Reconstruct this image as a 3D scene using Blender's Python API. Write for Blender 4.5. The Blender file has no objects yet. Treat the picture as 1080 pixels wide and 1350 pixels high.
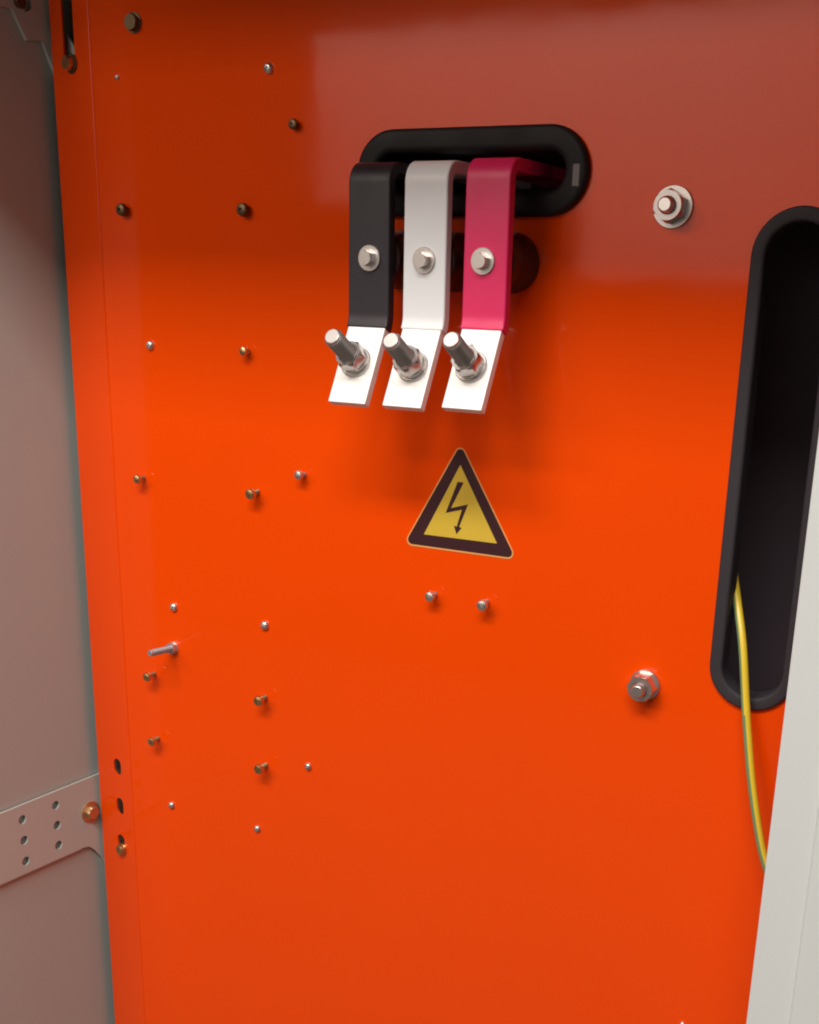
import bpy, bmesh, math, random
from mathutils import Vector, Matrix, geometry
import numpy as np
random.seed(4)
scene = bpy.context.scene
C = scene.collection

# ------------------------------------------------------------------ camera
Z0 = 1.45                                   # height of the lens above the floor
DIST = 0.906                                # lens to the orange panel, metres
CX, CY, F = 586.66, 885.30, 1580.86         # optical centre and focal length of the (cropped) photograph, pixels
AX = np.array([0.88600419, 0.16651735, -0.43274536])
AY = np.array([0.46279848, -0.2601505, 0.84743099])
AZ = np.array([0.02853304, -0.9511013, -0.30755841])
cam = bpy.data.cameras.new('camera')
cam_ob = bpy.data.objects.new('camera', cam)
C.objects.link(cam_ob)
cam.sensor_fit = 'VERTICAL'
cam.sensor_height = 24.0
cam.lens = F / 1350 * 24.0
cam.shift_x = -(CX - 540) / 1350
cam.shift_y = (CY - 675) / 1350
cam.clip_start = 0.02
cam.clip_end = 100
right = Vector((AX[0], AY[0], AZ[0])); up = -Vector((AX[1], AY[1], AZ[1])); fwd = Vector((AX[2], AY[2], AZ[2]))
M = Matrix((right, up, -fwd)).transposed().to_4x4()
M.translation = Vector((0, -DIST, Z0))
cam_ob.matrix_world = M
scene.camera = cam_ob

# ------------------------------------------------------------------ light
world = bpy.data.worlds.new('World')
scene.world = world
world.use_nodes = True
bg = world.node_tree.nodes['Background']
bg.inputs[0].default_value = (1.0, 0.80, 0.68, 1)
bg.inputs[1].default_value = 0.17

def area(name, loc, target, sx, sy, power, col):
    l = bpy.data.lights.new(name, 'AREA'); l.shape = 'RECTANGLE'
    l.size = sx; l.size_y = sy; l.energy = power; l.color = col
    o = bpy.data.objects.new(name, l); C.objects.link(o)
    o.location = loc
    o.rotation_euler = (Vector(target) - Vector(loc)).to_track_quat('-Z', 'Y').to_euler()
    return o
area('overhead_light', (-0.30, -1.62, Z0 + 1.62), (-0.30, -1.62, 0.0), 1.8, 0.40, 80, (1.0, 0.96, 0.9))  # main ceiling lamp
area('overhead_light', (-1.70, -2.40, Z0 + 1.33), (-1.70, -2.40, 0.0), 2.2, 0.55, 58, (1.0, 0.85, 0.74))  # added fill lamp that brightens the shaded top of the panel

scene.view_settings.view_transform = 'Standard'
scene.view_settings.look = 'None'
scene.view_settings.exposure = 0.0
scene.view_settings.gamma = 1.0
scene.render.engine = 'CYCLES'
scene.cycles.max_bounces = 10
scene.cycles.filter_width = 2.0
try: scene.cycles.use_denoising = True
except Exception: pass

# ------------------------------------------------------------------ measuring: photo pixel -> point in the place
def ray(u, v):
    r = np.array([u - CX, v - CY, F])
    return Vector((r @ AX, r @ AY, r @ AZ))
def P(u, v, h=0.0):                          # on a plane h in front of the panel
    w = ray(u, v); w *= (DIST - h) / w.y
    return Vector((w.x, -h, w.z + Z0))
XW = -0.904                                  # corner line of the side wall, which splays out a little towards the room
SPL = math.radians(6.0)
WD = Vector((math.sin(SPL), math.cos(SPL), 0)); WN = Vector((math.cos(SPL), -math.sin(SPL), 0))
def WP(q, z, off=0.0):                       # point of the side wall: q along it, off in front of it
    p = Vector((XW, 0, 0)) + WD * q + WN * off
    return Vector((p.x, p.y, z))
def PX(u, v, off=0.0):                       # pixel -> (off, q, z) on the side wall
    c0 = Vector((0, -DIST, Z0)); w = ray(u, v); o = WP(0, 0, off)
    t = (o - c0).dot(WN) / w.dot(WN); p = c0 + w * t
    return Vector((off, (p - o).dot(WD), p.z))

# ------------------------------------------------------------------ materials
def mat(name, col, rough=0.5, metal=0.0, coat=0.0, spec=0.5, bump=0.0, bscale=60, var=0.0, vscale=8, rvar=0.0, bdist=0.001, detail=3):
    m = bpy.data.materials.new(name); m.use_nodes = True
    nt = m.node_tree; b = nt.nodes['Principled BSDF']
    b.inputs['Base Color'].default_value = (*col, 1)
    b.inputs['Roughness'].default_value = rough
    b.inputs['Metallic'].default_value = metal
    b.inputs['Specular IOR Level'].default_value = spec
    b.inputs['Coat Weight'].default_value = coat
    b.inputs['Coat Roughness'].default_value = 0.06
    tc = nt.nodes.new('ShaderNodeTexCoord')
    def noise(s, d=detail):
        n = nt.nodes.new('ShaderNodeTexNoise'); n.inputs['Scale'].default_value = s; n.inputs['Detail'].default_value = d
        nt.links.new(tc.outputs['Object'], n.inputs['Vector']); return n
    if var:
        n = noise(vscale, 5); r = nt.nodes.new('ShaderNodeMix'); r.data_type = 'RGBA'
        r.inputs[6].default_value = (*[c * (1 - var) for c in col], 1)
        r.inputs[7].default_value = (*[min(1, c * (1 + var)) for c in col], 1)
        nt.links.new(n.outputs['Fac'], r.inputs[0]); nt.links.new(r.outputs[2], b.inputs['Base Color'])
    if rvar:
        n = noise(vscale * 1.7, 6); mp = nt.nodes.new('ShaderNodeMapRange')
        mp.inputs[1].default_value = 0.3; mp.inputs[2].default_value = 0.7
        mp.inputs[3].default_value = max(0.02, rough - rvar); mp.inputs[4].default_value = rough + rvar
        nt.links.new(n.outputs['Fac'], mp.inputs[0]); nt.links.new(mp.outputs[0], b.inputs['Roughness'])
    if bump:
        n = noise(bscale); bp = nt.nodes.new('ShaderNodeBump'); bp.inputs['Strength'].default_value = bump
        bp.inputs['Distance'].default_value = bdist
        nt.links.new(n.outputs['Fac'], bp.inputs['Height']); nt.links.new(bp.outputs[0], b.inputs['Normal'])
    return m

ORANGE = mat('orange_gloss_paint', (0.86, 0.067, 0.0012), rough=0.07, spec=0.34, bump=0.35, bscale=7, bdist=0.0010, rvar=0.025, vscale=6, var=0.03)
GREYW = mat('light_grey_paint', (0.46, 0.505, 0.475), rough=0.45, bump=0.05, bscale=400, bdist=0.0004, var=0.03, vscale=6)
POSTM = mat('pale_grey_post_paint', (0.64, 0.67, 0.67), rough=0.42, bump=0.04, bscale=300, bdist=0.0004, var=0.03, vscale=5)
ZINCP = mat('galvanised_strap_paint', (0.53, 0.565, 0.53), rough=0.42, var=0.05, vscale=14, bump=0.05, bscale=250, bdist=0.0004)
RUBBER = mat('black_rubber', (0.011, 0.009, 0.010), spec=0.3, rough=0.62, bump=0.15, bscale=300, bdist=0.0004, rvar=0.08, vscale=20)
RUBBERG = mat('grey_rubber', (0.035, 0.030, 0.036), spec=0.3, rough=0.65, bump=0.15, bscale=300, bdist=0.0004, rvar=0.08, vscale=20)  # lighter grey than the black rubber
SLB = mat('black_heat_shrink', (0.022, 0.017, 0.024), rough=0.5, bump=0.22, bscale=45, bdist=0.0009, rvar=0.06, vscale=30)
SLW = mat('white_heat_shrink', (0.84, 0.85, 0.88), rough=0.42, bump=0.22, bscale=45, bdist=0.0009, rvar=0.06, vscale=30)
SLP = mat('pink_heat_shrink', (0.76, 0.020, 0.125), rough=0.45, bump=0.22, bscale=45, bdist=0.0009, rvar=0.06, vscale=30)
TIN = mat('tinned_copper', (0.93, 0.92, 0.90), rough=0.55, metal=0.15, bump=0.12, bscale=120, bdist=0.0005, var=0.05, vscale=60, rvar=0.1)
STEEL = mat('zinc_plated_steel', (0.74, 0.70, 0.67), rough=0.38, metal=1.0, var=0.06, vscale=120)
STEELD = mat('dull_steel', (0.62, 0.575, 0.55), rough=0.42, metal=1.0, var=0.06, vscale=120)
BLUEST = mat('blue_zinc_steel', (0.66, 0.68, 0.72), rough=0.45, metal=1.0, var=0.15, vscale=200)
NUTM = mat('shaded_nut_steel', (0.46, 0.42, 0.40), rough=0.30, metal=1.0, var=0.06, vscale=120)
BRASSY = mat('dull_brassy_zinc', (0.60, 0.42, 0.24), rough=0.5, metal=0.9, var=0.15, vscale=150, bump=0.3, bscale=300, bdist=0.0006)
YZINC = mat('yellow_zinc_steel', (0.66, 0.46, 0.22), rough=0.33, metal=1.0, var=0.1, vscale=120)
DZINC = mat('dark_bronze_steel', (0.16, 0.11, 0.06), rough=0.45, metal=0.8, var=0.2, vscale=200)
RESIN = mat('dark_red_brown_resin', (0.030, 0.008, 0.006), rough=0.4)
DARK = mat('inside_shade_tone', (0.11, 0.082, 0.100), rough=0.6)  # gloom behind the slots put into this dark colour
ROOFM = mat('dull_roof_sheet', (0.12, 0.11, 0.10), rough=0.6)
FLOORM = mat('grey_concrete_floor', (0.09, 0.08, 0.07), rough=0.6, var=0.2, vscale=3)
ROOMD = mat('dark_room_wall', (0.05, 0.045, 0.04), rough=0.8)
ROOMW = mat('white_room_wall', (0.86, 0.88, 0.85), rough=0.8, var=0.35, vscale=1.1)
SIGNB = mat('black_print', (0.045, 0.012, 0.016), rough=0.4)
SIGNY = mat('yellow_print', (0.66, 0.45, 0.045), rough=0.4, var=0.04, vscale=30)
SIGNE = mat('pale_sticker_edge', (0.78, 0.36, 0.11), rough=0.4)
GLINT = mat('glint_grey', (0.15, 0.13, 0.13), rough=0.5)  # grey of a glint, put into the colour
WY = mat('yellow_wire_sheath', (0.72, 0.52, 0.03), rough=0.35)
WG = mat('green_wire_sheath', (0.17, 0.27, 0.13), rough=0.35)

# ------------------------------------------------------------------ helpers
def tag(o, label=None, cat=None, group=None, kind=None):
    if label: o['label'] = label
    if cat: o['category'] = cat
    if group: o['group'] = group
    if kind: o['kind'] = kind
    return o
def empty(name, loc, label, cat, group=None):
    o = bpy.data.objects.new(name, None); C.objects.link(o); o.location = loc
    o.empty_display_size = 0.02
    return tag(o, label, cat, group)
def link(name, me, m=None, parent=None, loc=(0, 0, 0), rot=None):
    o = bpy.data.objects.new(name, me); C.objects.link(o)
    if m is not None:
        me.materials.clear()
        for q in (m if isinstance(m, (list, tuple)) else [m]): me.materials.append(q)
    o.parent = parent; o.location = loc
    if rot is not None:
        o.rotation_mode = 'QUATERNION'; o.rotation_quaternion = rot
    return o
def mesh(vs, fs, smooth=False, name='m'):
    me = bpy.data.meshes.new(name); me.from_pydata([tuple(v) for v in vs], [], fs); me.validate()
    bm = bmesh.new(); bm.from_mesh(me); bmesh.ops.recalc_face_normals(bm, faces=bm.faces); bm.to_mesh(me); bm.free()
    if smooth:
        for p in me.polygons: p.use_smooth = True
    return me
def sharp(me, deg=35):
    bm = bmesh.new(); bm.from_mesh(me)
    for e in bm.edges:
        e.smooth = not (len(e.link_faces) == 2 and e.calc_face_angle(0) > math.radians(deg))
    bm.to_mesh(me); bm.free()
    for p in me.polygons: p.use_smooth = True
    return me
def bevel(o, w, seg=2):
    b = o.modifiers.new('bevel', 'BEVEL'); b.width = w; b.segments = seg; b.limit_method = 'ANGLE'; b.angle_limit = math.radians(40)
    return o
def plate(outer, holes, t, fr):
    """a sheet with real holes; outer/holes are 2D loops, fr(a, b, c) -> point, c is depth behind the face"""
    loops = [outer] + holes
    flat = [Vector((x, y, 0)) for lp in loops for x, y in lp]
    tris = geometry.tessellate_polygon([[Vector((x, y, 0)) for x, y in lp] for lp in loops])
    n = len(flat)
    vs = [fr(p.x, p.y, 0) for p in flat] + [fr(p.x, p.y, t) for p in flat]
    fs = [tuple(q) for q in tris] + [tuple(i + n for i in reversed(q)) for q in tris]
    k = 0
    for lp in loops:
        m = len(lp)
        for i in range(m):
            a, b = k + i, k + (i + 1) % m
            fs.append((a, b, b + n, a + n))
        k += m
    return mesh(vs, fs)
def stadium(cx, cy, w, h, n=14):
    pts = []
    if w >= h:
        r = h / 2; l = w / 2 - r
        for i in range(n + 1): a = -math.pi / 2 + math.pi * i / n; pts.append((cx + l + r * math.cos(a), cy + r * math.sin(a)))
        for i in range(n + 1): a = math.pi / 2 + math.pi * i / n; pts.append((cx - l + r * math.cos(a), cy + r * math.sin(a)))
    else:
        r = w / 2; l = h / 2 - r
        for i in range(n + 1): a = math.pi * i / n; pts.append((cx + r * math.cos(a), cy + l + r * math.sin(a)))
        for i in range(n + 1): a = math.pi + math.pi * i / n; pts.append((cx + r * math.cos(a), cy - l + r * math.sin(a)))
    return pts
def lathe(prof, seg=24, sh=35):
    vs, fs = [], []
    n = len(prof)
    for r, z in prof:
        for k in range(seg):
            a = 2 * math.pi * k / seg; vs.append((r * math.cos(a), r * math.sin(a), z))
    for i in range(n - 1):
        for k in range(seg):
            k2 = (k + 1) % seg
            fs.append((i * seg + k, i * seg + k2, (i + 1) * seg + k2, (i + 1) * seg + k))
    fs.append(tuple(range(seg))[::-1]); fs.append(tuple((n - 1) * seg + k for k in range(seg)))
    return sharp(mesh(vs, fs), sh)
def hexa(af, h, hole=0.0, z=0.0, ch=0.10):
    """hex head or nut with chamfered corners, across flats af"""
    seg = 36; ap = af / 2
    def rr(a):
        a = (a % (math.pi / 3)) - math.pi / 6
        return ap / math.cos(a)
    rings = []
    def ring(fn, zz):
        rings.append([(fn(2 * math.pi * k / seg) * math.cos(2 * math.pi * k / seg), fn(2 * math.pi * k / seg) * math.sin(2 * math.pi * k / seg), zz) for k in range(seg)])
    ring(lambda a: min(rr(a), ap * 1.03), z)
    ring(rr, z + h * ch); ring(rr, z + h * (1 - ch * 1.6))
    ring(lambda a: min(rr(a), ap * 1.0), z + h)
    if hole:
        ring(lambda a: hole * 1.12, z + h); ring(lambda a: hole, z + h * 0.8)
    vs = [p for r_ in rings for p in r_]; fs = []
    for i in range(len(rings) - 1):
        for k in range(seg):
            k2 = (k + 1) % seg; fs.append((i * seg + k, i * seg + k2, (i + 1) * seg + k2, (i + 1) * seg + k))
    fs.append(tuple(range(seg))[::-1]); fs.append(tuple((len(rings) - 1) * seg + k for k in range(seg)))
    return sharp(mesh(vs, fs), 25)
def thread(r, l, pitch, z=0.0, seg=18, cut=0.9):
    prof = [(r * 0.2, z)]
    n = int(l / pitch)
    for i in range(n):
        prof += [(r * cut, z + i * pitch), (r, z + (i + 0.5) * pitch)]
    prof += [(r * cut, z + n * pitch), (r * 0.82, z + l + 0.0005), (r * 0.75, z + l + 0.0008)]
    return lathe(prof, seg, 20)
def axis_rot(d): return Vector((0, 0, 1)).rotation_difference(Vector(d).normalized())
def ribbon(path, w, t, x0, cap=True):
    """flat bar of width w and thickness t along a (y, z) path; x0 is its left edge; path is the outer (front/top) face"""
    n = len(path); vs = []
    for i, (y, z) in enumerate(path):
        a = Vector(path[max(0, i - 1)]); b = Vector(path[min(n - 1, i + 1)])
        d = (b - a).normalized(); nn = Vector((-d.y, d.x))       # left normal
        if i not in (0, n - 1):
            d1 = (Vector(path[i]) - a).normalized(); k = d.dot(d1)
        else: k = 1
        iy, iz = y + nn.x * t / k, z + nn.y * t / k
        vs += [(x0, y, z), (x0 + w, y, z), (x0 + w, iy, iz), (x0, iy, iz)]
    fs = []
    for i in range(n - 1):
        for k in range(4):
            k2 = (k + 1) % 4; fs.append((i * 4 + k, i * 4 + k2, i * 4 + 4 + k2, i * 4 + 4 + k))
    fs.append((3, 2, 1, 0)); fs.append(tuple((n - 1) * 4 + k for k in range(4)))
    return mesh(vs, fs)
def box(x0, x1, y0, y1, z0, z1):
    vs = [(x, y, z) for x in (x0, x1) for y in (y0, y1) for z in (z0, z1)]
    return mesh(vs, [(0, 1, 3, 2), (4, 6, 7, 5), (0, 4, 5, 1), (2, 3, 7, 6), (0, 2, 6, 4), (1, 5, 7, 3)])
FWD = Vector((0, -1, 0))

# ------------------------------------------------------------------ the setting
tag(link('floor', box(-5, 4, -4, 2, -0.1, 0), FLOORM), kind='structure')
tag(link('room_wall', box(-6, 4, -3.25, -3.12, 0, 3.4), ROOMD), kind='structure')
W = 3.0
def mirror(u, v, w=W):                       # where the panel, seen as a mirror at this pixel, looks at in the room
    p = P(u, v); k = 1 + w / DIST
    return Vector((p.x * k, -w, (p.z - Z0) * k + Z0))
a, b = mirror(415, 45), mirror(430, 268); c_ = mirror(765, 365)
# unseen pale wall piece, outline shaped to give the reflection in the panel
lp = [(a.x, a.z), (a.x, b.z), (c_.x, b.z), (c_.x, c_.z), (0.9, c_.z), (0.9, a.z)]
tag(link('reflected_wall', plate(lp, [], 0.06, lambda p, q, c: Vector((p, -W - c, q))), ROOMW), kind='structure')
tag(link('cabinet_back', box(XW, 0.35, 0.16, 0.17, 0, Z0 + 0.9), DARK), kind='structure')
tag(link('cabinet_roof', box(XW - 0.02, 0.9, -0.425, 0.31, Z0 + 0.395, Z0 + 0.41), ROOFM), kind='structure')

# side wall of the cabinet on the left
sw = link('side_wall', plate([(-0.145, 0), (0.158, 0), (0.158, Z0 + 0.394), (-0.145, Z0 + 0.394)], [], 0.003, lambda p, q, c: WP(p, q, -c)), GREYW)
tag(sw, 'light grey painted side wall of the cabinet, left of the orange panel', 'wall')

# ------------------------------------------------------------------ the orange panel
XB = -0.836                                  # bend line
base = Vector((-0.45, 0, 0))
panel = empty('orange_panel', base, 'large glossy orange sheet metal back panel with slots and screws', 'panel')
HS = (-0.4535, Z0 + 0.0835, 0.170, 0.034)    # horizontal slot: centre x, z, width, height of the hole
TS = (-0.1925, Z0 - 0.127, 0.050, 0.354)     # tall slot
top, bot, rgt = Z0 + 0.394, 0.25, 0.30
holes = [stadium(*HS), stadium(*TS)]
hole_px = []
me = plate([(XB, bot), (rgt, bot), (rgt, top), (XB, top)], holes, 0.002, lambda p, q, c: Vector((p, c, q)) - base)
link('panel_sheet', me, ORANGE, panel)
# flange: bent back along the left edge
FA = math.radians(11)
fd = Vector((-math.cos(FA), math.sin(FA), 0)); fn = Vector((-math.sin(FA), -math.cos(FA), 0))
R = 0.014
def fl(s, z, c):                             # s along the flange from the end of the bend
    o = Vector((XB - R * math.sin(FA), R * (1 - math.cos(FA)), z))
    return o + fd * s - fn * c - base
FWID = 0.056
def flpix(u, v):                             # pixel -> (s, z) on the flange
    w = ray(u, v); cam0 = Vector((0, -DIST, Z0)); o = fl(0, 0, 0) + base
    t = (o - cam0).dot(fn) / w.dot(fn); p = cam0 + w * t
    return (p - o).dot(fd), p.z
fh = []
for (u, v, w_, h_) in ((155, 1011, 0.0120, 0.0190), (158.5, 1063, 0.0115, 0.0200), (160, 1110, 0.0120, 0.0180)):
    s, z = flpix(u, v); fh.append(stadium(s, z, w_, h_, 6))
s, z = flpix(88, 15); fh.append(stadium(s, z, 0.0165, 0.090, 6))
me = plate([(0, bot), (FWID, bot), (FWID, top), (0, top)], fh, 0.002, fl)
link('flange', me, ORANGE, panel)
vs, fs = [], []
N = 8
for i in range(N + 1):
    a_ = FA * i / N
    x, y = XB - R * math.sin(a_), R * (1 - math.cos(a_))
    # slight raised bead where the sheet was folded
    k = 0.0009 * math.sin(math.pi * i / N)
    vs += [Vector((x, y - k, bot)) - base, Vector((x, y - k, Z0 + 0.168)) - base, Vector((x, y - k, top)) - base]
for i in range(N):
    for j in range(2): fs.append((i * 3 + j, i * 3 + j + 1, i * 3 + j + 4, i * 3 + j + 3))
link('bend', mesh(vs, fs, True), ORANGE, panel)

# rubber edging round the slots
def grommet(name, sl, wd, pr, depth, m, parent, n=20, lip=0.003):
    cx, cz, w, h = sl
    prof = [(wd, 0.0005), (wd, -pr * 0.45)]
    for i in range(1, 6): a = math.pi / 2 * i / 5; prof.append((wd - pr * 0.55 + pr * 0.55 * math.cos(a), -pr * 0.45 - pr * 0.55 * math.sin(a)))
    r2 = pr * 0.7
    for i in range(0, 6): a = math.pi / 2 * i / 5; prof.append((-lip + r2 - r2 * math.sin(a), -pr + r2 - r2 * math.cos(a)))
    prof += [(-lip, depth), (0.0, depth), (0.0, 0.0025)]
    lo = [stadium(cx, cz, w + 2 * o, h + 2 * o, n) for o, _ in prof]
    m_ = len(lo[0]); vs = []; fs = []
    for (o, y), L in zip(prof, lo): vs += [Vector((x, y, z)) - base for x, z in L]
    for i in range(len(prof) - 1):
        for k in range(m_):
            k2 = (k + 1) % m_; fs.append((i * m_ + k, i * m_ + k2, (i + 1) * m_ + k2, (i + 1) * m_ + k))
    return link(name, sharp(mesh(vs, fs), 50), m, parent)
g1 = grommet('rubber_edging', HS, 0.0155, 0.0075, 0.028, RUBBER, panel)
g1['label'] = 'thick black rubber edging round the horizontal slot behind the bars'
g2 = grommet('rubber_edging', TS, 0.0088, 0.0040, 0.016, RUBBERG, panel, lip=0.0015)
g2['label'] = 'charcoal rubber edging round the tall slot at the right'
cl = P(760, 231, 0.0070) - base
bevel(link('edging_glint', box(cl.x - 0.0030, cl.x + 0.0030, cl.y - 0.0012, cl.y + 0.004, cl.z - 0.008, cl.z + 0.008), GLINT, panel), .0008)  # small grey block stands in for a glint at the slot end

# ------------------------------------------------------------------ fasteners in the panel
cache = {}
def get(key, fn):
    if key not in cache: cache[key] = fn()
    return cache[key]
def fast(name, me, m, loc, parent=panel, tilt=(0, 0), label=None, d=FWD, spin=None):
    dd = Vector(d) + Vector((tilt[0], 0, tilt[1]))
    q = axis_rot(dd)
    if spin is None: spin = random.uniform(0, 6.28)
    from mathutils import Quaternion
    q = q @ Quaternion((0, 0, 1), spin)
    lo = loc - (base if parent is panel else Vector(parent.location))
    if len(me.materials) == 0: me.materials.append(m)
    o = bpy.data.objects.new(name, me); C.objects.link(o); o.parent = parent; o.location = lo
    o.rotation_mode = 'QUATERNION'; o.rotation_quaternion = q
    if label: o['label'] = label
    return o
def sub(name, me, m, parent, z=0.0):
    if len(me.materials) == 0: me.materials.append(m)
    o = bpy.data.objects.new(name, me); C.objects.link(o); o.parent = parent; o.location = (0, 0, z)
    return o
def rivet_me(r):
    r *= 1.25
    return lathe([(r * 1.0, 0), (r, r * .25), (r * .88, r * .62), (r * .6, r * .85), (r * .38, r * .88), (r * .33, r * .35), (r * .05, r * .3)], 18, 40)
for (u, v, r) in ((355, 90, .0036), (155, 102, .0019), (230, 800, .0034), (350, 824, .0036), (407, 1010, .0030),
                  (227, 1061, .0030), (340, 1092, .0030), (199, 455, .0034), (900, 1350, .0022)):
    fast('rivet', get(('rivet', r), lambda: rivet_me(r)), STEEL, P(u, v), tilt=(random.uniform(-.05, .05), random.uniform(-.05, .05)))
# screws standing proud of the panel: shank in the sheet, pan head out in front
def shank_me(r, l): return thread(r, l, 0.0011, 0, 12, .86)
def pan_me(r):
    return lathe([(r * .5, 0), (r, 0), (r, r * .35), (r * .85, r * .7), (r * .5, r * .85), (r * .25, r * .86), (r * .2, r * .5), (r * .03, r * .45)], 18, 40)
for (u, v, r, l, mm, lab) in ((190, 630, .0038, .008, 'y', None), (340, 648, .0044, .009, 'y', None), (204, 888, .0040, .010, 'y', None),
                         (350, 919, .0044, .010, 'y', None), (209, 973, .0040, .009, 'y', None), (351, 1008, .0044, .010, 'y', None),
                         (328, 463, .0036, .006, 'y', None), (402, 625, .0036, .007, 's', None), (574, 783, .0039, .008, 's', None), (642, 793, .0042, .009, 's', None),
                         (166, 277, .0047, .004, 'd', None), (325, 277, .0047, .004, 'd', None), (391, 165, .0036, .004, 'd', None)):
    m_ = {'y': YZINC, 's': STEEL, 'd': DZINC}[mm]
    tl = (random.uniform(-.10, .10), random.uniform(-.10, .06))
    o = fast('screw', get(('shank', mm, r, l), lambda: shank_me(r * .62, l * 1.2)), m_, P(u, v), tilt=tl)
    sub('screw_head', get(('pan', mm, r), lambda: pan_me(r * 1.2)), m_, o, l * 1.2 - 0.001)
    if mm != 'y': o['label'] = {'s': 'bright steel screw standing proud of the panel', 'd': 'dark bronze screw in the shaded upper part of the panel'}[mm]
# dark hex head near the top left
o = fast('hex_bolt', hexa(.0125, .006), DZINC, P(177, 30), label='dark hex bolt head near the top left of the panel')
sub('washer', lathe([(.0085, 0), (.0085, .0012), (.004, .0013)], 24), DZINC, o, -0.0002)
# bolts through the flange slots
s, z = flpix(95, 84)
o = fast('hex_bolt', hexa(.011, .006), YZINC, fl(s, z, -0.0014) + base, d=fn, label='hex bolt below the long slot of the flange')
sub('washer', lathe([(.0082, 0), (.0082, .0014), (.004, .0015)], 24), DZINC, o, -0.0014)
s, z = flpix(162, 1119)
o = fast('screw', get('fs', lambda: pan_me(.0062)), YZINC, fl(s, z, -0.0010) + base, d=fn, label='yellow zinc screw in the lowest slot of the flange')
sub('washer', lathe([(.0072, 0), (.0072, .001), (.003, .0011)], 24), YZINC, o, -0.001)
# long bolt lying proud
o = fast('long_bolt', thread(.0036, .036, .0011, 0, 14, .90), BLUEST, P(229, 854), tilt=(0.02, 0.10), label='long grey threaded bolt sticking out of the left half of the panel')
sub('nut', hexa(.0105, .005, .0032), BLUEST, o, 0.0012)
sub('washer', lathe([(.0062, 0), (.0062, .0011), (.003, .0012)], 24), STEEL, o, 0)
# two big nuts with washers
def spring_washer(r, ri, h):
    return lathe([(ri, 0), (r, 0), (r * 1.0, h * .4), (r * .96, h * .5), (r, h * .6), (r, h), (ri, h)], 28)
for (u, v, wr, lab) in ((888, 273, .0150, 'hex nut on a wide bright washer, upper right of the panel'), (851, 902, .0128, 'hex nut with flange washer, lower right of the panel')):
    big = wr > .014
    o = fast('stud', thread(.0058, .021, .0017, 0), STEEL, P(u, v), tilt=(0.0, -0.02 if not big else 0.03), label='threaded stud of the ' + lab)
    sub('washer', get(('w', wr), lambda: lathe([(wr, 0), (wr, .0018), (wr * .97, .0024), (.006, .0024)], 36)), STEELD if big else STEEL, o, 0)
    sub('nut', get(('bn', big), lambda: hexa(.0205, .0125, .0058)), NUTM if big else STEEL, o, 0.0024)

# ------------------------------------------------------------------ warning sign
def rounded(poly, r, n=6):
    out = []; m_ = len(poly)
    for i in range(m_):
        p0, p, p1 = Vector(poly[i - 1]), Vector(poly[i]), Vector(poly[(i + 1) % m_])
        a = (p0 - p).normalized(); b = (p1 - p).normalized(); ang = a.angle(b)
        t = r / math.tan(ang / 2); c = p + (a + b).normalized() * r / math.sin(ang / 2)
        q0, q1 = p + a * t, p + b * t
        a0 = math.atan2(*(q0 - c).yx); a1 = math.atan2(*(q1 - c).yx); dlt = (a1 - a0 + math.pi) % (2 * math.pi) - math.pi
        out += [(c.x + r * math.cos(a0 + dlt * k / n), c.y + r * math.sin(a0 + dlt * k / n)) for k in range(n + 1)]
    return out
def sp(u, v): p = P(520 + u / 5.194, 570 + v / 5.194); return (p.x, p.z)
sbase = P(607, 728)
sign = empty('warning_sign', sbase, 'triangular yellow and black high voltage warning sticker below the three bars', 'sign')
def splate(pts, y, t, hole=None): return plate(pts, [hole] if hole else [], t, lambda p, q, c: Vector((p, -y + c, q)) - sbase)
edge = rounded([sp(455, 62), sp(60, 768), sp(845, 876)], .0052)
band = rounded([sp(455, 82), sp(76, 757), sp(829, 861)], .0040)
yel = [sp(455, 222), sp(205, 697), sp(705, 760)]
link('sticker_base', splate(edge, .0004, .0004), SIGNE, sign)
link('black_border', splate(band, .0006, .0003), SIGNB, sign)
link('yellow_field', splate(yel, .0008, .0003), SIGNY, sign)
bolt = [sp(*q) for q in ((437, 338), (478, 342), (391, 517), (508, 492), (447, 645), (463, 655), (428, 696), (411, 637), (430, 645), (466, 528), (355, 550))]
link('lightning_arrow', splate(bolt, .0010, .0003), SIGNB, sign)

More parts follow.
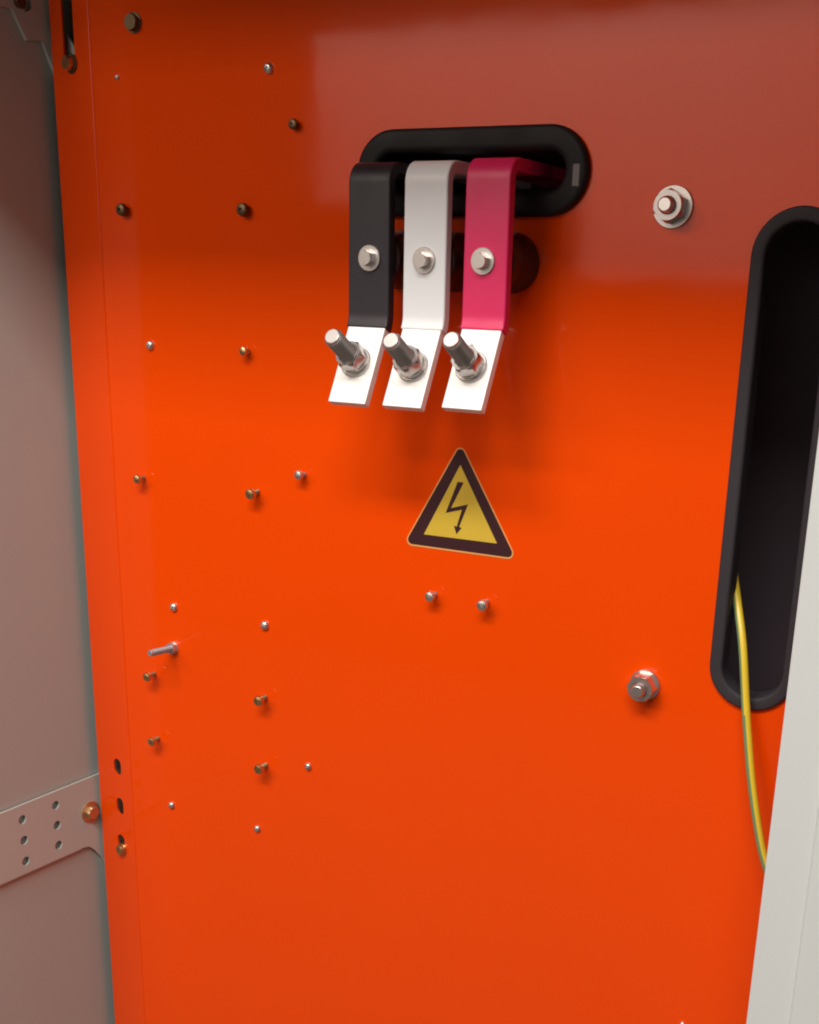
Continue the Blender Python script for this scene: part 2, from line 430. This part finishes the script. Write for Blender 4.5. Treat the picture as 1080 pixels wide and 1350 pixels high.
# ------------------------------------------------------------------ busbars
H = 0.054                                    # front face of the upright part
TILT = math.radians(28)
def arc(c, r, a0, a1, n=8): return [(c[0] + r * math.cos(a0 + (a1 - a0) * i / n), c[1] + r * math.sin(a0 + (a1 - a0) * i / n)) for i in range(n + 1)]
bars = [  # left px, right px at y=330, top px, bend px, sleeve end (along tab) , screw px, stud px
    ('black', SLB, 459.5, 513.0, 211, 421, (484, 340), (470, 478), 'leftmost bar: black sleeved flat busbar with bare lower end and stud', .6),
    ('white', SLW, 532.0, 588.0, 209, 424, (556, 343), (545, 484), 'middle bar: white sleeved flat busbar with bare lower end and stud', .45),
    ('pink', SLP, 611.5, 669.5, 205, 424, (634, 344), (622, 484), 'rightmost bar: bright pink sleeved flat busbar with bare lower end and stud', .35)]
for nm, sm, ul, ur, vt, vb, scr, std, lab, rr in bars:
    pl, pr = P(ul, 330, H), P(ur, 330, H)
    zt = P((ul + ur) / 2, vt, H).z; zb = P((ul + ur) / 2, vb, H).z
    x0, w = pl.x, pr.x - pl.x
    T = 0.0095; RO = 0.016
    root = empty('busbar', Vector((x0 + w / 2, 0, zt)), lab, 'busbar', 'busbars coming out of the horizontal slot')
    o_ = Vector(root.location)
    path = [(0.10, zt), (0.03, zt), (-H + RO, zt)] + arc((-H + RO, zt - RO), RO, math.pi / 2, math.pi, 8)[1:]
    # gentle outward bend at the foot
    RB = 0.020
    t_ = RB * math.tan(TILT / 2)
    path += [(-H, zb + 0.05)] + arc((-H - RB, zb + t_), RB, 0, -TILT, 6)
    e = path[-1]; dr = (-math.sin(TILT), -math.cos(TILT))
    s_end = 0.0015
    sl_end = (e[0] + dr[0] * s_end, e[1] + dr[1] * s_end)
    ps = path + [sl_end]
    rel = lambda L: [(y - o_.y, z - o_.z) for y, z in L]
    sl = link('sleeve', sharp(ribbon(rel(ps), w, T, -w / 2), 30), sm, root); bevel(sl, .0013, 3)
    tl = 0.0700
    inn = 0.0010                              # bare metal sits inside the sleeve thickness
    nx = (math.cos(TILT), -math.sin(TILT))   # into the bar
    st = (e[0] + dr[0] * (s_end - .006) + nx[0] * inn, e[1] + dr[1] * (s_end - .006) + nx[1] * inn)
    en = (st[0] + dr[0] * tl, st[1] + dr[1] * tl)
    tb = link('bare_end', ribbon(rel([st, en]), w - .003, (T - 2 * inn), -w / 2 + .0015), TIN, root); bevel(tb, .0007, 2)
    # screw through the bar into the standoff
    p = P(*scr, H + .004); p.y = -H
    b_ = fast('hex_bolt', hexa(.0104, .0068), STEEL, p + Vector((0, -.0014, 0)), parent=root, spin=rr)
    sub('washer', get('bw', lambda: lathe([(.0098, 0), (.0098, .0012), (.0094, .0016), (.004, .0016)], 28)), STEEL, b_, -0.0014)
    # stud square to the bare end, with washers and nut
    nrm = Vector((0, -math.cos(TILT), math.sin(TILT)))
    n0 = Vector((o_.x, st[0], st[1])); cam0 = Vector((0, -DIST, Z0)); rw = ray(*std)
    q = cam0 + rw * ((n0 - cam0).dot(nrm) / rw.dot(nrm))
    sd = fast('stud', get('stud', lambda: thread(.0074, .053, .0020, -.012, 20, .86)), STEELD, q, parent=root, d=nrm + Vector((0, 0, .05)))
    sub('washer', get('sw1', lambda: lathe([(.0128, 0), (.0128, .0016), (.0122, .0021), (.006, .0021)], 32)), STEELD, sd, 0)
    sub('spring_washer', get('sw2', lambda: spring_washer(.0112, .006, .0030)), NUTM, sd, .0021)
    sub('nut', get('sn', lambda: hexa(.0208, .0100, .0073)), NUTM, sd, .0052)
    # standoff insulator behind
    zc = p.z; xc = p.x
    ins = empty('standoff_insulator', Vector((xc, 0, zc)), 'dark round standoff insulator between the %s bar and the orange panel' % nm, 'insulator', 'standoff insulators behind the busbars')
    L = H - T - .0005
    prof = [(.016, .0003), (.0225, .0003), (.0230, .002), (.0225, .008), (.0205, L * .35), (.0190, L * .5), (.0205, L * .65), (.0215, L - .004), (.0205, L - .0012), (.012, L - .001)]
    ib = link('resin_body', lathe(prof, 36, 40), RESIN, ins); ib.rotation_mode = 'QUATERNION'; ib.rotation_quaternion = axis_rot(FWD)
    ii = link('metal_insert', lathe([(.008, 0), (.008, .0014), (.003, .0014)], 20), STEELD, ins, loc=(0, -L + .001 - .0002, 0)); ii.rotation_mode = 'QUATERNION'; ii.rotation_quaternion = axis_rot(FWD)

# ------------------------------------------------------------------ perforated straps and their brackets on the side wall
def wall_loop(pts, off): return [((lambda p: (p.y, p.z))(PX(u, v, off))) for u, v in pts]
def wfr(off, org):
    return lambda p, q, c: WP(p, q, off - c) - org
SO = 0.0045
# lower strap
lo = [PX(0, 1166, SO), PX(110, 1117, SO), PX(128, 1021, SO), PX(0, 1073, SO)]
ob = WP(lo[1].y, lo[1].z)
strap = empty('perforated_strap', ob, 'pale grey perforated strap on the side wall, joined to the flange low down', 'strap')
za0, za1 = lo[1].z, lo[2].z
yE = .030
sl0 = (lo[0].z - lo[1].z) / (lo[0].y - lo[1].y); sl1 = (lo[3].z - lo[2].z) / (lo[3].y - lo[2].y)
yL = -0.142
flare = [(lambda p: (p.y, p.z))(PX(u, v, SO)) for u, v in ((108, 1118), (118, 1116), (126, 1121), (134, 1130), (141, 1142), (147, 1157))]
outer = [(yL, za0 + sl0 * (yL - lo[1].y))] + flare + [(yE, flare[-1][1] - .004), (yE, za1 + sl1 * (yE - lo[2].y)), (yL, za1 + sl1 * (yL - lo[2].y))]
hs = []
cols = []
for pts in (((29, 1081), (32, 1108), (35, 1135)), ((73, 1062), (75.5, 1088), (78, 1114))):
    q = [PX(u, v, SO) for u, v in pts]; cols.append((sum(p.y for p in q) / 3, [p.z for p in q]))
dy = cols[1][0] - cols[0][0]
for k in range(0, 3):
    yy = cols[0][0] - dy * (k - 1)
    for j in range(3):
        zz = cols[0][1][j] if k >= 1 else cols[1][1][j]
        zz = cols[0][1][j] + (cols[0][1][j] - cols[1][1][j]) * (k - 1)
        hs.append([(yy + (.0048) * math.cos(t * math.pi / 6), zz + .0051 * math.sin(t * math.pi / 6)) for t in range(12)])
st_ = link('strap_plate', plate(outer, hs, .0022, wfr(SO, ob)), ZINCP, strap)
yB = flare[0][0]
lipme = plate([(yL, -.0012), (yB, -.0012), (yB, 0), (yL, 0)], [], SO - .0002, lambda p, q, c: WP(p, za0 + sl0 * (p - lo[1].y) + q, SO - .0001 - c) - ob)
link('lower_lip', lipme, ZINCP, strap)
# end tab turned towards the panel, seen face on past the flange edge
yT = .0310
def tabpts(L): return [(lambda p: (p.x, p.z))(P(u, v, -yT)) for u, v in L]
xT = XW + SO + .0008
tp = tabpts([(128, 1020), (139, 1016), (185, 1008), (185, 1185), (154, 1160), (145, 1142), (135, 1128), (118, 1118)])
tp = [(max(x, xT), z) for x, z in tp]
link('end_tab', plate(tp, [], .0025, lambda p, q, c: Vector((p, yT + c, q)) - ob), ZINCP, strap)
p = PX(119, 1070, SO); p = WP(p.y, p.z, SO)
d_ = WN
bo = fast('hex_bolt', hexa(.0135, .0055), BRASSY, p + WN * .0014, parent=strap, d=d_)
sub('washer', lathe([(.0120, 0), (.0120, .0012), (.004, .0014)], 24), BRASSY, bo, -.0014)
# upper bracket
up_ = [(-60, -40), (60, -75), (92, -60), (92, 150), (78, 108), (56, 54), (36, 53), (16, 11), (0, 8), (-60, -8)]
ou = [PX(u, v, SO) for u, v in up_]
ob2 = WP(ou[4].y, ou[4].z)
br = empty('corner_bracket', ob2, 'shaded grey bracket on the side wall at the top left corner', 'bracket')
me = plate([(q.y, q.z) for q in ou], [[(lambda p: (p.y, p.z))(PX(u, v, SO)) for u, v in ((27, 1), (41, 0), (41, 12), (35, 16), (28, 10))]], .004, wfr(SO, ob2))
link('bracket_plate', me, ZINCP, br)
yU = .016
tu = [(lambda p: (p.x, p.z))(P(u, v, -yU)) for u, v in ((52, 50), (84, 38), (104, 72), (106, 128), (84, 128), (70, 92))]
link('end_tab', plate(tu, [], .0025, lambda p, q, c: Vector((p, yU + c, q)) - ob2), ZINCP, br)
p = PX(24, 3, SO); p = WP(p.y, p.z, SO)
bo = fast('hex_bolt', hexa(.010, .0045), DZINC, p + WN * .0004, parent=br, d=d_)

# ------------------------------------------------------------------ frame post at the right, in front of the panel
HP = 0.10
e0, e1 = P(1051, 750, HP), P(989, 1350, HP)
xe = (e0.x + e1.x) / 2
f0 = P(1044, 1350, HP)
xf = f0.x
pbase = Vector((xe, -HP, 0))
post = empty('frame_post', pbase, 'pale grey painted frame post standing in front of the panel at the right', 'post')
def prism(pr, z0, z1):
    n = len(pr); vs = [Vector((x, y, z)) - pbase for z in (z0, z1) for x, y in pr]
    fs = [(i, (i + 1) % n, (i + 1) % n + n, i + n) for i in range(n)] + [tuple(range(n))[::-1], tuple(range(n, 2 * n))]
    return mesh(vs, fs)
pr = [(xe, -HP), (xf - .002, -HP - .0015), (xf, -HP - .0045), (xf + .075, -HP - .0045), (xf + .075, -HP + .05), (xf + .071, -HP + .05), (xf + .071, -HP + .0), (xf, -HP + .0), (xe + .003, -HP + .003), (xe + .003, -HP + .022), (xe, -HP + .022)]
o = link('post_body', prism(pr, 0.05, Z0 + 0.394), POSTM, post); bevel(o, .0009, 2)

# ------------------------------------------------------------------ earth wire
pts = [P(962, 700, -.06), P(966, 745, -.035), P(971, 785, -.016), P(979, 850, .002), P(983, 925, .012), P(985.5, 965, .016), P(991, 1030, .022), P(1000, 1095, .028), P(1010, 1140, .033), P(1030, 1190, .040), P(1075, 1260, .05)]
wb = pts[4]
def catm(p, n=10):
    out = []
    for i in range(len(p) - 1):
        a = p[max(0, i - 1)]; b = p[i]; c = p[i + 1]; d = p[min(len(p) - 1, i + 2)]
        for k in range(n):
            t = k / n
            out.append(0.5 * ((2 * b) + (c - a) * t + (2 * a - 5 * b + 4 * c - d) * t * t + (3 * b - a - 3 * c + d) * t ** 3))
    out.append(p[-1]); return out
cp = catm(pts); seg = 20; r = .0034
vs, fs, mi = [], [], []
for i, p in enumerate(cp):
    t = (cp[min(len(cp) - 1, i + 1)] - cp[max(0, i - 1)]).normalized()
    sx = Vector((1, 0, 0)); n1 = (sx - t * sx.dot(t)).normalized(); n2 = t.cross(n1)
    for k in range(seg):
        a = 2 * math.pi * k / seg; vs.append(p + n1 * r * math.cos(a) + n2 * r * math.sin(a) - wb)
for i in range(len(cp) - 1):
    tw = -0.15 - 0.006 * i
    for k in range(seg):
        k2 = (k + 1) % seg; fs.append((i * seg + k, i * seg + k2, i * seg + seg + k2, i * seg + seg + k))
        a = 2 * math.pi * (k + .5) / seg
        # green stripe along the outer left side
        mi.append(1 if abs(((a - math.pi - tw + math.pi) % (2 * math.pi)) - math.pi) < 1.0 else 0)
me = bpy.data.meshes.new('wire'); me.from_pydata([tuple(v) for v in vs], [], fs)
me.materials.append(WY); me.materials.append(WG)
for p, m_ in zip(me.polygons, mi): p.material_index = m_; p.use_smooth = True
o = bpy.data.objects.new('earth_wire', me); C.objects.link(o); o.location = wb
tag(o, 'yellow and green striped earth wire hanging out of the tall slot', 'wire')
